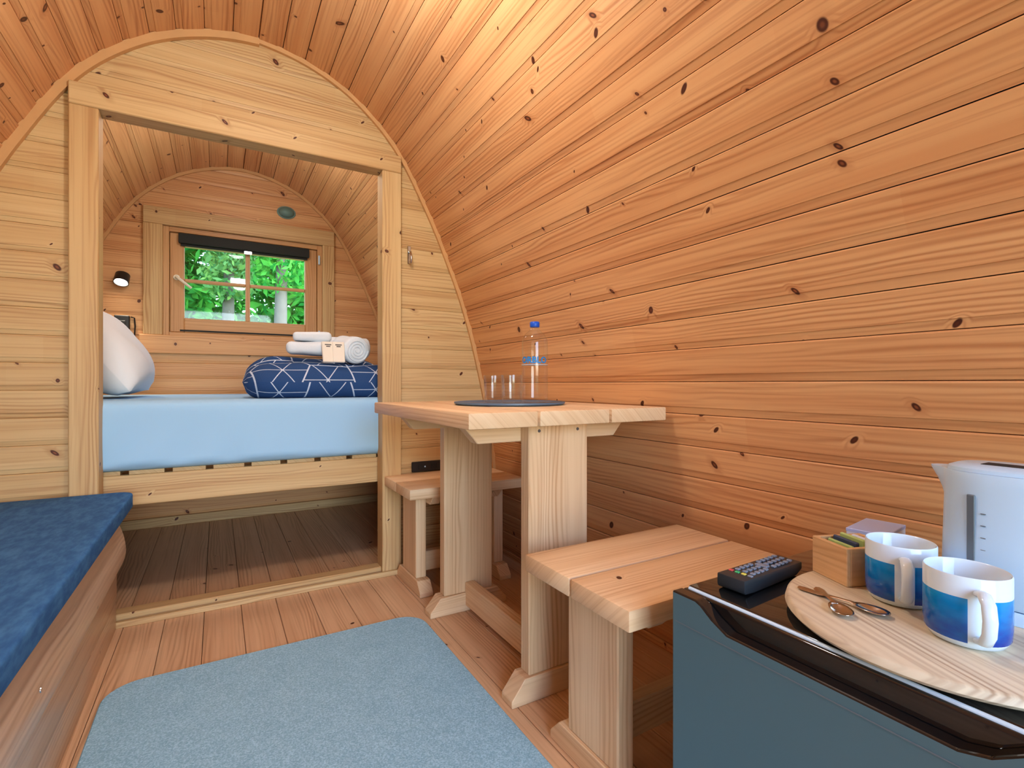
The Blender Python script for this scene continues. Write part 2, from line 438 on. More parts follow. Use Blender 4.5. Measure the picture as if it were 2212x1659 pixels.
def fine(pts, m=4):
    P_ = np.array(pts); t = np.arange(len(P_)); tt = np.linspace(0, len(P_)-1, (len(P_)-1)*m+1)
    out = np.stack([np.interp(tt, t, P_[:, 0]), np.interp(tt, t, P_[:, 1])], 1)
    for _ in range(9): out[1:-1] = .25*out[:-2]+.5*out[1:-1]+.25*out[2:]
    return [tuple(p) for p in out]
ir = [i for i, p in enumerate(chain) if p[0] > .13][0]
arch_strip('trim_5', fine(chain[:ir+1]), PY-.020, PY, .024, .004)
arch_strip('trim_6', fine(chain[ir:]), PY-.014, PY, .015, .004)
arch_strip('trim_7', fine(chain), EY-.014, EY, .014, .004)
bb = struct(box('baseboard_back', -.93, 1.2, EY-.014, EY, 0, .055, pine('x', 'pale'), bev=.003))

# front door leaf standing open outside (behind the camera)
d1 = struct(box('door_1', .77, .81, -2.25, -1.53, .0, 1.88, pine('z', 'pale'), bev=.004))
box('door_handle', .75, .77, -2.20, -2.18, .95, 1.08, M['chrome'], d1, bev=.003)

# ------------------------------------------------------------------ window
win = struct(box('window_1', WX0, WX0+.03, EY-.005, EY+.09, WZ0, WZ1, pine('z', 'sash'), bev=.002))
SX, SZ = pine('x', 'sash'), pine('z', 'sash')
box('window_frame', WX1-.03, WX1, EY-.005, EY+.09, WZ0, WZ1, SZ, win)
box('window_frame', WX0+.03, WX1-.03, EY-.005, EY+.09, WZ1-.03, WZ1, SX, win)
box('window_frame', WX0+.03, WX1-.03, EY-.005, EY+.09, WZ0, WZ0+.03, SX, win)
cz = pine('z', 'pale')
box('casing', -.368, WX0, EY-.026, EY, 1.115, WZ1-.0, cz, win, bev=.003)
box('casing', WX1, .680, EY-.026, EY, 1.115, WZ1-.0, cz, win, bev=.003)
box('casing', -.368, .680, EY-.026, EY, WZ1, 1.853, PX, win, bev=.003)
box('casing', -.385, .690, EY-.030, EY, 1.008, 1.115, pine('x', 'end'), win, bev=.003)
# sash
sx0, sx1, sz0, sz1 = WX0+.032, WX1-.032, WZ0+.032, WZ1-.032
sy0, sy1 = EY+.008, EY+.06
st = .072
sash = box('sash', sx0, sx0+st, sy0, sy1, sz0, sz1, SZ, win, bev=.004)
box('sash_rail', sx1-st, sx1, sy0, sy1, sz0, sz1, SZ, sash, bev=.004)
box('sash_rail', sx0+st, sx1-st, sy0, sy1, sz1-st, sz1, SX, sash, bev=.004)
box('sash_rail', sx0+st, sx1-st, sy0, sy1, sz0, sz0+.086, SX, sash, bev=.004)
gx0, gx1, gz0, gz1 = sx0+st, sx1-st, sz0+.086, sz1-st
mx, mz = (gx0+gx1)/2, (gz0+gz1)/2+.012
box('muntin', mx-.013, mx+.013, sy0+.012, sy1-.008, gz0, gz1, SZ, sash, bev=.004)
box('muntin', gx0, mx-.013, sy0+.014, sy1-.01, mz-.010, mz+.010, SX, sash, bev=.004)
box('muntin', mx+.013, gx1, sy0+.014, sy1-.01, mz-.010, mz+.010, SX, sash, bev=.004)
for a, b in ((gx0, mx-.01), (mx+.01, gx1)):
    for c, d in ((gz0, mz-.008), (mz+.008, gz1)):
        box('pane', a-.004, b+.004, sy0+.03, sy0+.034, c-.004, d+.004, M['pane'], win, bev=0)
box('seal', sx0+.05, sx1-.02, sy0-.002, sy0+.002, sz0+.006, sz0+.016, M['seal'], win, bev=0)
hd = lathe('window_handle', [(.0, 0), (.016, .001), (.016, .009), (.0, .010)], M['handlew'], win, (sx0+.034, sy0, mz+.01), 20)
hd.rotation_euler = (math.radians(90), 0, 0)
tube('lever', [(0, 0, .008), (0, 0, .03), (.02, -.018, .036), (.075, -.062, .036)], [.008, .008, .008, .007], M['handlew'], hd, (0, 0, 0), 8).location = (0, 0, 0)
for zz in (WZ1-.10, WZ0+.05):
    h = lathe('hinge', [(.0, -.03), (.006, -.029), (.006, .029), (0, .03)], M['white'], win, (sx1+.012, EY-.012, zz), 12)
# roller blind at the head of the sash
rb = thing('roller_blind', 'rolled-up black window blind in a slim cassette across the top of the panes', 'blind', (mx, sy0-.02, sz1-.09))
box('cassette', gx0-.028, gx1+.022, sy0-.034, sy0-.001, gz1+.010, gz1+.068, M['blind'], rb, bev=.006, seg=2)
box('bottom_bar', gx0-.018, gx1+.012, sy0-.016, sy0-.006, gz1-.004, gz1+.009, M['blind'], rb, bev=.003)
box('pull_tab', mx-.022, mx+.022, sy0-.019, sy0-.0165, gz1-.012, gz1+.008, M['chrome'], rb, bev=.001)

# ------------------------------------------------------------------ outside
struct(mesh_obj('ground', [(-40, -40, -.45), (40, -40, -.45), (40, 60, -.45), (-40, 60, -.45)], [(0, 1, 2, 3)], plain('grass_ground', (96, 122, 62), .95, noise=.35, nscale=1.5)))
def leafmat(name, a, b):
    N = NT(name); oi = N.n('ShaderNodeNewGeometry'); c = N.mix(oi.outputs['Random Per Island'], lin(*a), lin(*b))
    d = N.n('ShaderNodeBsdfDiffuse'); t = N.n('ShaderNodeBsdfTranslucent'); N.l(c, d.inputs[0]); N.l(c, t.inputs[0])
    mx_ = N.n('ShaderNodeMixShader'); mx_.inputs[0].default_value = .45; N.l(d.outputs[0], mx_.inputs[1]); N.l(t.outputs[0], mx_.inputs[2]); N.l(mx_.outputs[0], N.out.inputs[0])
    return N.m
LM = [leafmat('leaf_bright', (36, 128, 56), (92, 176, 70)), leafmat('leaf_mid', (28, 104, 60), (74, 160, 92)), leafmat('leaf_pale', (78, 144, 92), (132, 180, 96))]
rg_ = np.random.RandomState(3)
def leaves(name, blobs, n, size, mat, parent):
    Vs, Fs = [], []
    for i in range(n):
        c, r = blobs[rg_.randint(len(blobs))]
        d = rg_.normal(size=3); d /= np.linalg.norm(d); p = np.array(c)+d*np.array(r)*(rg_.uniform(.35, 1)**.5)
        a = rg_.normal(size=3); a /= np.linalg.norm(a); b = np.cross(a, rg_.normal(size=3)); b /= np.linalg.norm(b)
        s = size*rg_.uniform(.6, 1.5)
        k = len(Vs); Vs += [p-a*s, p+b*s*.45, p+a*s, p-b*s*.45]; Fs.append((k, k+1, k+2, k+3))
    me = bpy.data.meshes.new(name); me.from_pydata([tuple(v) for v in Vs], [], Fs); me.materials.append(mat)
    o = bpy.data.objects.new(name, me); COL.objects.link(o); o['kind'] = 'stuff'
    if parent: place(o, parent, (0, 0, 0)); o.location = -wloc(parent)
    return o
def tree(x, y, h, r, lean, mi, label, n=5200, s=.062, cr=.85):
    t = thing('tree', label, 'tree', (x, y, -.45), group='trees beyond the bed window')
    tube('trunk', [(0, 0, 0), (lean*.3, 0, h*.3), (lean*.7, .05, h*.65), (lean, 0, h)], [r, r*.85, r*.6, r*.3], M['bark'], t, (x, y, -.45), 10)
    bl = [((x+lean*k+rg_.uniform(-.5, .5)*cr, y+rg_.uniform(-.4, .4)*cr, -.45+h*k*1.0+rg_.uniform(-.2, .5)), (cr*.55, cr*.55, cr*.45)) for k in np.linspace(.60, 1.2, 9)]
    leaves('foliage', bl, n, s, LM[mi], t)
tree(.80, 8.6, 5.0, .13, .10, 0, 'tree with the grey trunk seen in the right-hand panes')
tree(-.75, 9.2, 4.8, .07, -.5, 1, 'slim leaning tree seen in the lower left pane')
tree(.13, 9.9, 5.4, .13, .06, 2, 'pale-leaved tree standing behind the window cross')
tree(2.3, 10.9, 5.2, .10, -.1, 1, 'darker tree at the right edge of the window view')
tree(-2.1, 10.6, 5.0, .10, .2, 0, 'bright green tree at the left edge of the window view')
hedge = leaves('hedge', [((xx, 12.6+.3*math.sin(xx*3), zz), (.8, .6, .7)) for xx in np.arange(-5, 6, .8) for zz in np.arange(-.2, 6.5, .7)], 42000, .14, LM[0], None)
tag(hedge, 'dense bright green hedge filling the view behind the trees', 'hedge')

# ------------------------------------------------------------------ bed
bed = thing('bed', 'built-in pine bed base with a pale front rail across the alcove', 'bed', (X0, 2.9, 0))
box('front_rail', -.88, 1.15, 2.262, 2.292, .392, .502, PX, bed, bev=.003)
box('back_rail', -.88, 1.15, 3.51, 3.54, .40, .502, PX, bed, bev=.003)
sm_ = None
for k in range(15):
    x = -.80+k*.131
    if sm_ is None: o = box('slat', x, x+.106, 2.268, 3.53, .5025, .5175, pine('y', 'pale'), bed, bev=.001); sm_ = o.data
    else: o = bpy.data.objects.new('slat', sm_); COL.objects.link(o); place(o, bed, (x+.053, (2.268+3.53)/2, .51))
# mattress with fitted sheet: a soft box with sagging folds on the front
def soft_box(name, x0, x1, y0, y1, z0, z1, nx, ny, nz, r, mat, parent, disp):
    """rounded box grid, displaced along the normal by disp(x,y,z)"""
    bm = bmesh.new(); c = Vector(((x0+x1)/2, (y0+y1)/2, (z0+z1)/2)); h = Vector(((x1-x0)/2, (y1-y0)/2, (z1-z0)/2))
    vm = {}
    def vert(i, j, k):
        q = (i, j, k)
        if q not in vm: vm[q] = bm.verts.new((h.x*(2*i/nx-1), h.y*(2*j/ny-1), h.z*(2*k/nz-1)))
        return vm[q]
    for (a, b, fix, n1, n2, n3) in ((0, 1, 2, nx, ny, nz), (0, 2, 1, nx, nz, ny), (1, 2, 0, ny, nz, nx)):
        for s in (0, n3):
            for i in range(n1):
                for j in range(n2):
                    vs_ = []
                    for di, dj in ((0, 0), (1, 0), (1, 1), (0, 1)):
                        q = [0, 0, 0]; q[a] = i+di; q[b] = j+dj; q[fix] = s; vs_.append(vert(*q))
                    bm.faces.new(vs_)
    for v in bm.verts:
        p = v.co; inner = Vector((max(-h.x+r, min(h.x-r, p.x)), max(-h.y+r, min(h.y-r, p.y)), max(-h.z+r, min(h.z-r, p.z))))
        d = p-inner
        if d.length > 1e-6:
            nn = d.normalized(); v.co = inner+nn*r
            v.co += nn*disp(p.x+c.x, p.y+c.y, p.z+c.z)
    bmesh.ops.recalc_face_normals(bm, faces=bm.faces)
    me = bpy.data.meshes.new(name); bm.to_mesh(me); bm.free(); me.materials.append(mat)
    o = bpy.data.objects.new(name, me); COL.objects.link(o); place(o, parent, c); sm(o); return o
def sheet_d(x, y, z):
    f = 0
    if y < 2.275 and z < .75:
        k = max(0, min(1, (.75-z)/.22))
        f = .0035*math.sin(14*x+9*z)*k + .003*math.sin(31*(x+.35)-26*z)*k*math.exp(-((x+.25)/.3)**2)*2 + .002*math.sin(43*x+3)*k*k + .004*math.sin(3.1*x+1)*k
        f = min(f, .012)
    return f if .535 < z else min(0, f)*.0
mt = thing('mattress', 'thick mattress in a pale blue-white fitted sheet on the alcove bed', 'mattress', (X0, 2.9, .5175))
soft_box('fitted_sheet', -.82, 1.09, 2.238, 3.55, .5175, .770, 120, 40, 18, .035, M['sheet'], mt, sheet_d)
# pillow leaning at the left end
def pillow_mesh(name, w, h, t, mat, parent, n=26):
    V, F = [], []
    for sgn in (1, -1):
        for j in range(n+1):
            for i in range(n+1):
                u, v = 2*i/n-1, 2*j/n-1
                e = max(0, (1-abs(u)**2.6))*max(0, (1-abs(v)**2.6))
                k = .93+.07*(1-abs(u*v)**1.5)
                px, pz = u*w/2*(1-.05*(1-abs(v))*abs(u)), v*h/2*(1-.06*(1-abs(u))*abs(v))
                V.append((px, sgn*(t/2*e**.42+.002)+.006*math.sin(9*u+5*v)*e, pz))
    m = (n+1)**2
    for s in (0, 1):
        for j in range(n):
            for i in range(n):
                a = s*m+j*(n+1)+i; F.append((a, a+1, a+n+2, a+n+1))
    B = [i for i in range(n+1)]+[j*(n+1)+n for j in range(1, n+1)]+[n*(n+1)+i for i in range(n-1, -1, -1)]+[j*(n+1) for j in range(n-1, 0, -1)]
    for a, b in zip(B, B[1:]+B[:1]): F.append((a, b, b+m, a+m))
    return mesh_obj(name, V, F, mat, parent, smooth=True)
pl = tag(pillow_mesh('pillow', .64, .42, .25, M['pillow'], None), 'plump white pillow propped at the left end of the bed', 'pillow')
pl.location = (-.425, 2.80, .968); pl.rotation_euler = (math.radians(-37), 0, math.radians(90))
# folded duvet
def duvet_mat():
    N = NT('duvet_cotton'); uv = N.n('ShaderNodeUVMap'); v = N.vmath('MULTIPLY', uv.outputs[0], (1, 1, 0))
    sc = 5.4
    vo = N.n('ShaderNodeTexVoronoi', voronoi_dimensions='2D', feature='F1'); N.l(v, vo.inputs['Vector']); vo.inputs['Scale'].default_value = sc; vo.inputs['Randomness'].default_value = .42
    ed = N.n('ShaderNodeTexVoronoi', voronoi_dimensions='2D', feature='DISTANCE_TO_EDGE'); N.l(v, ed.inputs['Vector']); ed.inputs['Scale'].default_value = sc; ed.inputs['Randomness'].default_value = .42
    D = N.vmath('SUBTRACT', v, vo.outputs['Position']) if False else N.vmath('SUBTRACT', v, vo.outputs['Position'])
    dx, dy, _ = N.sep(D)
    th = N.math('ARCTAN2', dy, dx); r = N.math('MULTIPLY', N.vmath('LENGTH', D), 1)
    sp = N.math('MULTIPLY', N.math('ABSOLUTE', N.math('SINE', N.math('MULTIPLY', th, 3))), N.math('DIVIDE', r, 3))
    a = N.math('LESS_THAN', sp, .0021); b = N.math('LESS_THAN', ed.outputs['Distance'], .017)
    c = N.mix(N.math('MAXIMUM', a, b), N.mix(N.noise(v, 300, 2), lin(34, 62, 108), lin(52, 84, 134)), lin(196, 208, 226))
    N.set(Base_Color=c, Roughness=.9); N.b.inputs['Specular IOR Level'].default_value = .15
    return N.m
DM = duvet_mat()
dv = thing('folded_duvet', 'navy duvet with white geometric lines, rolled up at the bed front', 'duvet', (.45, 2.5, .77))
def roll(name, x0, x1, y, z, ry, rz, mat, parent, seed, ns=46, nc=36, endr=.10):
    V, F, UV = [], [], []
    for i in range(ns+1):
        t = i/ns; x = x0+(x1-x0)*t
        e = min(1, min(t, 1-t)*(x1-x0)/endr); k = math.sqrt(max(0, 1-(1-e)**2))
        for j in range(nc+1):
            a = 2*math.pi*j/nc
            w = 1+.03*math.sin(3*a+seed+5*t)+.03*math.sin(11*t+2*a+seed)
            V.append((x, y-math.cos(a)*ry*k*w, z+math.sin(a)*rz*k*w)); UV.append((x+seed*.37, a*(ry+rz)/2))
    for i in range(ns):
        for j in range(nc): F.append((i*(nc+1)+j, i*(nc+1)+j+1, (i+1)*(nc+1)+j+1, (i+1)*(nc+1)+j))
    c = Vector(((x0+x1)/2, y, z))
    for i, v in enumerate(V):      # flattened where it rests on the bed
        if v[2] < .7715: V[i] = (v[0], v[1], .7715)
    o = mesh_obj(name, [Vector(v)-c for v in V], F, mat, parent, c, True)
    uvl = o.data.uv_layers.new(name='UVMap')
    for lp in o.data.loops: uvl.data[lp.index].uv = UV[lp.vertex_index]
    return o
roll('front_roll', .09, .80, 2.415, .838, .125, .083, DM, dv, 1)
roll('rear_fold', .10, .74, 2.60, .850, .13, .105, DM, dv, 3, endr=.14)
# towels and packets on the duvet
def towel_roll(loc, rot, L, r, label):
    t = thing('rolled_towel', label, 'towel', loc, local=True); t.rotation_euler = rot
    pr = [(0, 0), (r*.9, 0), (r, .008)]+[(r*(1+.02*math.sin(i)), .008+(L-.016)*i/8) for i in range(1, 9)]+[(r*.9, L), (0, L)]
    b = lathe('towel_body', pr, M['towel'], t, (0, 0, 0), 30, 60)
    sp = [(math.cos(a)*(r*.86*(1-a/(8*math.pi))), math.sin(a)*(r*.86*(1-a/(8*math.pi))), -.001) for a in np.linspace(0, 7.2*math.pi, 70)]
    tube('spiral_edge', sp, .0032, M['towel'], t, (0, 0, 0), 6)
    return t
towel_roll((.555, 2.365, .984), (math.radians(-84), 0, math.radians(14)), .15, .062, 'rolled white towel with its spiral end facing out, on the duvet')
t = thing('folded_towel', 'folded white towel lying to the left of the rolled one on the duvet', 'towel', (.365, 2.45, .9605), math.radians(-8), local=True)
soft = soft_box('towel_fold', -.10, .085, -.06, .075, .002, .060, 16, 12, 8, .024, M['towel'], t, lambda x, y, z: .003*math.sin(30*x+9*y))
soft2 = soft_box('towel_fold', -.075, .088, -.05, .07, .062, .104, 16, 12, 8, .018, M['towel'], t, lambda x, y, z: .002*math.sin(24*x))
towel_roll((.475, 2.60, 1.012), (math.radians(90), math.radians(-10), math.radians(96)), .19, .050, 'smaller rolled white towel lying behind, across the back of the duvet')
for i, (x, y, z, rz, lb) in enumerate(((.425, 2.352, .972, .10, 'cream wash packet leaning on the towels, left of the pair'), (.468, 2.345, .972, -.03, 'cream wash packet leaning on the towels, next to the towel roll'))):
    p = thing('wash_packet', lb, 'packet', (x, y, z), local=True); p.rotation_euler = (math.radians(-16), 0, rz)
    bevel(mesh_obj('sleeve', [(sx*.026, sy*.006, sz*.048) for sx in (-1, 1) for sy in (-1, 1) for sz in (-1, 1)], [(0, 1, 3, 2), (4, 6, 7, 5), (0, 4, 5, 1), (2, 3, 7, 6), (0, 2, 6, 4), (1, 5, 7, 3)], M['card'], p), .003)
    for zz, ww in ((.03, .014), (.022, .009)):
        mesh_obj('print', [(-ww, -.0066, zz), (ww, -.0066, zz), (ww, -.0066, zz+.005), (-ww, -.0066, zz+.005)], [(0, 1, 2, 3)], M['ink'], p)

# reading lamp, switch, vent, socket, hook
rl = thing('reading_lamp', 'small black spotlight glowing on the end wall left of the window', 'lamp', (-.462, EY, 1.41))
b = lathe('lamp_base', [(0, 0), (.03, 0), (.03, .014), (0, .016)], M['black'], rl, (-.462, EY, 1.425), 24); b.rotation_euler = (math.radians(90), 0, 0)
hdm = lathe('lamp_head', [(0, .03), (.022, .03), (.034, .02), (.036, -.035), (.032, -.035), (.03, -.028), (0, -.028)], M['black'], rl, (-.458, EY-.055, 1.42), 24)
hdm.rotation_euler = (math.radians(-30), math.radians(6), 0)
ln = lathe('lens', [(0, -.034), (.0285, -.033), (.0285, -.0285), (0, -.0285)], M['spotlens'], rl, (-.458, EY-.055, 1.42), 24); ln.rotation_euler = hdm.rotation_euler
ld = bpy.data.lights.new('reading_light', 'SPOT'); ld.energy = READ_W; ld.color = (1, .86, .66); ld.spot_size = math.radians(110); ld.spot_blend = .6; ld.shadow_soft_size = .025
lo = bpy.data.objects.new('reading_light', ld); COL.objects.link(lo); lo.location = (-.454, EY-.075, 1.375); lo.rotation_euler = (math.radians(-26), math.radians(6), 0)
sw = thing('wall_switch', 'dark box socket on the end wall below the reading lamp', 'socket', (-.462, EY, 1.16))
box('switch_box', -.498, -.428, EY-.03, EY, 1.10, 1.215, M['black'], sw, bev=.004)
box('rocker', -.48, -.446, EY-.035, EY-.03, 1.145, 1.185, M['black'], sw, bev=.002)
tube('cable', [(-.425+.462, -.008, .05), (-.408+.462, -.008, .045), (-.405+.462, -.008, 0), (-.408+.462, -.008, -.07)], .004, M['black'], sw, (-.462, EY, 1.16), 6)
vt = thing('wall_vent', 'small grey-green dome vent high on the end wall above the window', 'vent', (.385, EY, 1.94))
b = lathe('dome', [(.048, 0), (.046, .012), (.036, .026), (.017, .034), (0, .035)], M['vent'], vt, (.385, EY, 1.94), 28, scale=(1, .72)); b.rotation_euler = (math.radians(90), 0, 0)
b = lathe('rim', [(.042, 0), (.056, 0), (.056, .006), (.042, .006)], M['vent'], vt, (.385, EY, 1.94), 28, scale=(1, .72)); b.rotation_euler = (math.radians(90), 0, 0)
sk = thing('wall_socket', 'low black power socket strip on the partition behind the table post', 'socket', (.80, PY, .455))
box('plate', .755, .905, PY-.012, PY, .432, .478, M['black'], sk, bev=.003)
for x in (.80, .86):
    box('port', x-.016, x+.016, PY-.0145, PY-.012, .443, .467, M['seal'], sk, bev=.001)
box('indicator', .812, .818, PY-.016, PY-.012, .452, .458, M['white'], sk, bev=0)
hk = thing('coat_hook', 'small chrome coat hook on the partition right of the alcove post', 'hook', (.745, PY, 1.41))
box('hook_plate', .737, .753, PY-.004, PY, 1.37, 1.45, M['chrome'], hk, bev=.002)
tube('hook_arm', [(0, -.003, .025), (0, -.02, .02), (0, -.032, -.005), (0, -.03, -.025), (0, -.018, -.03), (0, -.012, -.02)], .005, M['chrome'], hk, (.745, PY, 1.40), 10)

# ------------------------------------------------------------------ table
FX, FY, FZ = pine('x', 'furn'), pine('y', 'furn'), pine('z', 'furn')
ty0, ty1 = 1.03, 1.82
tb = thing('trestle_table', 'heavy pine trestle table with a three-plank top by the right wall', 'table', (.80, (ty0+ty1)/2, 0))
for a, b in ((.487, .674), (.680, .901), (.908, 1.112)): box('tabletop_plank', a, b, ty0, ty1, .726, .764, FY, tb, bev=.004, seg=2)
for y0, y1, s in ((1.112, 1.168, 1), (ty1-.138, ty1-.082, -1)):
    prism('foot', [(.648, 0), (.955, 0), (.955, .018), (.915, .066), (.688, .066), (.648, .018)], 'y', y0, y1, FX, tb, bev=.002)
    ym = (y0+y1)/2
    box('post', .703, .897, ym-.021, ym+.021, .066, .726, FZ, tb, bev=.003)
    ya, yb = (ym+.021, ym+.063) if s > 0 else (ym-.063, ym-.021)
    prism('cross_bearer', [(.535, .726), (1.07, .726), (1.07, .722), (1.03, .676), (.575, .676), (.535, .722)], 'y', ya, yb, FX, tb, bev=.002)
box('stretcher', .784, .822, 1.161, ty1-.131, .02, .105, FY, tb, bev=.003)
for x in (.735, .862):
    c = lathe('screw', [(0, 0), (.0045, 0), (.004, .0015), (0, .002)], M['ink'], tb, (x, 1.119, .706), 10); c.rotation_euler = (math.radians(90), 0, 0)

# ------------------------------------------------------------------ benches
def bench(label):
    x0, x1, y0, y1 = .625, 1.135, .664, 1.013
    t = thing('bench', label, 'bench', ((x0+x1)/2, (y0+y1)/2, 0), group='pine benches at the table')
    ym = (y0+y1)/2
    box('seat_plank', x0, x1, y0, ym-.003, .390, .430, FX, t, bev=.004, seg=2)
    box('seat_plank', x0, x1, ym+.003, y1, .390, .430, FX, t, bev=.004, seg=2)
    for xa, s in ((.682, 1), (1.035, -1)):
        xb = xa+.043
        box('leg', xa, xb, ym-.082, ym+.082, .055, .390, FZ, t, bev=.003)
        prism('foot', [(y0+.03, 0), (y1-.03, 0), (y1-.03, .018), (y1-.065, .055), (y0+.065, .055), (y0+.03, .018)], 'x', xa-.006, xb+.006, FY, t, bev=.002)
        ca, cb_ = (xb, xb+.04) if s > 0 else (xa-.04, xa)
        prism('cleat', [(y0+.02, .390), (y1-.02, .390), (y1-.02, .386), (y1-.055, .352), (y0+.055, .352), (y0+.02, .386)], 'x', ca, cb_, FY, t, bev=.002)
    box('stretcher', .725, 1.035, ym-.018, ym+.018, .055, .135, FX, t, bev=.003)
    return t
b1 = bench('nearer pine bench, between the table and the black fridge')
b2 = copy_tree(b1); b2.location = ((.625+1.135)/2, 2.012, 0)
b2['label'] = 'far pine bench, between the table and the alcove partition'

# tray, bottle, glasses
tr = tag(lathe('tray', [(0, 0), (.17, 0), (.178, .004), (.178, .009), (.172, .009), (.168, .006), (0, .006)], M['slate'], None, (.815, 1.415, .7645), 64), 'round slate-blue tray holding the bottle and glasses', 'tray')
bo = thing('water_bottle', 'tall clear water bottle with a blue cap on the tray', 'bottle', (.860, 1.335, .771))
bp = [(0, .0005), (.032, .0005), (.039, .006), (.041, .018), (.041, .185), (.039, .200), (.030, .215), (.018, .226), (.0135, .232), (.0135, .240)]
lathe('bottle_body', bp, M['clear'], bo, (.860, 1.335, .771), 40)
wat = [(0, .003), (.037, .007), (.0385, .02), (.0385, .05), (0, .05)]
lathe('cap', [(0, .254), (.013, .254), (.0152, .252), (.0152, .238), (.0145, .237), (0, .237)], M['bluecap'], bo, (.860, 1.335, .771), 28)
cy = lathe('label_band', [(.0412, .118), (.0414, .118), (.0414, .1195), (.0412, .1195)], M['white'], bo, (.860, 1.335, .771), 40)
tx = text_mesh('lettering', 'ORBLO', .027, .0003, M['label'], bo)
ang0 = math.atan2(-1.335+.05, -.86-.1)
for v in tx.data.vertices:
    a = ang0+(v.co.x)/.0415
    r = .0415+v.co.z; v.co = (r*math.cos(a), r*math.sin(a), .132+v.co.y)
def tumbler(x, y, label):
    t = thing('tumbler', label, 'glass', (x, y, .771), group='tumblers on the tray')
    o = [(0, .0005), (.027, .0005), (.030, .004), (.0335, .086), (.0332, .087)]
    lathe('tumbler_body', o+[(.0318, .086), (.0285, .014), (0, .012)], M['tumbler'], t, (x, y, .771), 36)
    return t
tumbler(.773, 1.445, 'clear tumbler furthest left on the slate tray')
tumbler(.783, 1.345, 'clear tumbler next to the water bottle')

# ------------------------------------------------------------------ rug
def rrect(x0, x1, y0, y1, r, n=8):
    out = []
    for cx, cy_, a0 in ((x1-r, y1-r, 0), (x0+r, y1-r, 90), (x0+r, y0+r, 180), (x1-r, y0+r, 270)):
        for k in range(n+1):
            a = math.radians(a0+90*k/n); out.append((cx+r*math.cos(a), cy_+r*math.sin(a)))
    return out
tag(prism('rug', rrect(-.262, .622, .35, 1.735, .085), 'z', .0003, .011, M['rug'], None, bev=.003), 'pale grey-blue carpet mat with rounded corners on the floor', 'rug')

# ------------------------------------------------------------------ sofa bench
sf = thing('sofa_base', 'low built-in bench of varnished boards along the left wall', 'bench', (-.55, .7, 0))
SY = pine('y', 'sofa')
for a, b, xf in ((.0, .098, -.296), (.1, .198, -.294)): box('front_board', xf-.024, xf, -1.4, 2.150 if a > .05 else 2.145, a, b, SY, sf, bev=.004, seg=2)
prism('front_board', [(-.322, .20), (-.290, .20), (-.281, .215), (-.274, .235), (-.271, .255), (-.272, .28), (-.277, .31), (-.284, .335), (-.291, .352), (-.322, .352)], 'y', -1.4, 2.165, SY, sf, bev=.002, smooth=30)
prism('top_rail', [(-.322, .355), (-.288, .355), (-.285, .366), (-.287, .414), (-.322, .414)], 'y', -1.4, 2.150, SY, sf, bev=.003)
box('side_panel', -.9, -.325, 2.10, 2.122, .0, .413, pine('x', 'sofa'), sf, bev=.002)
box('side_panel', -.9, -.325, -1.4, -1.378, .0, .413, pine('x', 'sofa'), sf, bev=.002)
box('seat_panel', -.885, -.326, -1.375, 2.095,   .398, .414, pine('y', 'sofa'), sf, bev=0)
for y in (1.20, .62, .05, -.5):
    c = lathe('screw', [(0, 0), (.005, 0), (.0045, .0016), (0, .002)], M['chrome'], sf, (-.2725, y, .285), 10); c.rotation_euler = (0, math.radians(90), 0)
def cush_d(x, y, z): return .004*math.sin(5*y)+.003*math.sin(9*y+7*x)
cu = thing('seat_cushion', 'thin navy velour seat cushion on the left bench', 'cushion', (-.55, .7, .415))
V = rrect(-.865, -.245, -1.4, 2.15, .05, 6)
cz_ = prism('cushion_pad', V, 'z', .416, .464, M['sofa'], cu, bev=.014, seg=3, smooth=40)

# ------------------------------------------------------------------ fridge
fx0, fx1, fy0, fy1, fz = .630, 1.10, .085, .571, .5
fr = thing('mini_fridge', 'dark grey table-top fridge with a glossy black top in the near corner', 'fridge', (.87, .33, 0))
box('cabinet', .672, fx1, fy0, fy1, .02, .486, M['fr_side'], fr, bev=.004)
box('top_panel', .668, fx1+.005, fy0-.002, fy1+.002, .486, fz, M['fr_top'], fr, bev=.004, seg=3)
def door_outline():
    pts = [(fy0, .03), (fy1, .03), (fy1, fz)]
    hi, lo = fz, fz-.030
    pts += [(fy1-.045, hi), (fy1-.055, hi-.004), (fy1-.075, hi-.018), (fy1-.10, lo), (fy0+.155-.03, lo), (fy0+.13-.03, lo+.008), (fy0+.105-.03, hi-.004), (fy0+.095-.03, hi)]
    pts += [(fy0, fz)]
    return pts
dr = prism('door', door_outline(), 'x', fx0, fx0+.022, M['fr_side'], fr, bev=.0025, seg=2)
dr.data.materials.append(M['fr_top'])
for p in dr.data.polygons:
    if p.normal.z > .25 and abs(p.normal.x) < .95: p.material_index = 1
box('door_back', fx0+.0225, fx0+.036, fy0, fy1, .03, fz-.001, M['fr_top'], fr, bev=.004, seg=3)
tube('glint_strip', [(fx0+.031-.87, fy0+.006-.33, fz-.0012), (fx0+.031-.87, fy1-.008-.33, fz-.0012)], .0034, M['edge'], fr, (.87, .33, 0), 16)  # pale blue colour stands in for the bright reflection along the door edge
box('door_line', fx0-.0008, fx0+.0005, fy0+.004, fy1-.006, fz-.047, fz-.0455, M['grey'], fr, bev=0)
for x in (.70, 1.06):
    for y in (fy0+.04, fy1-.04): lathe('foot', [(0, 0), (.016, 0), (.016, .021), (0, .021)], M['black'], fr, (x, y, 0), 16)
TZ = .5007
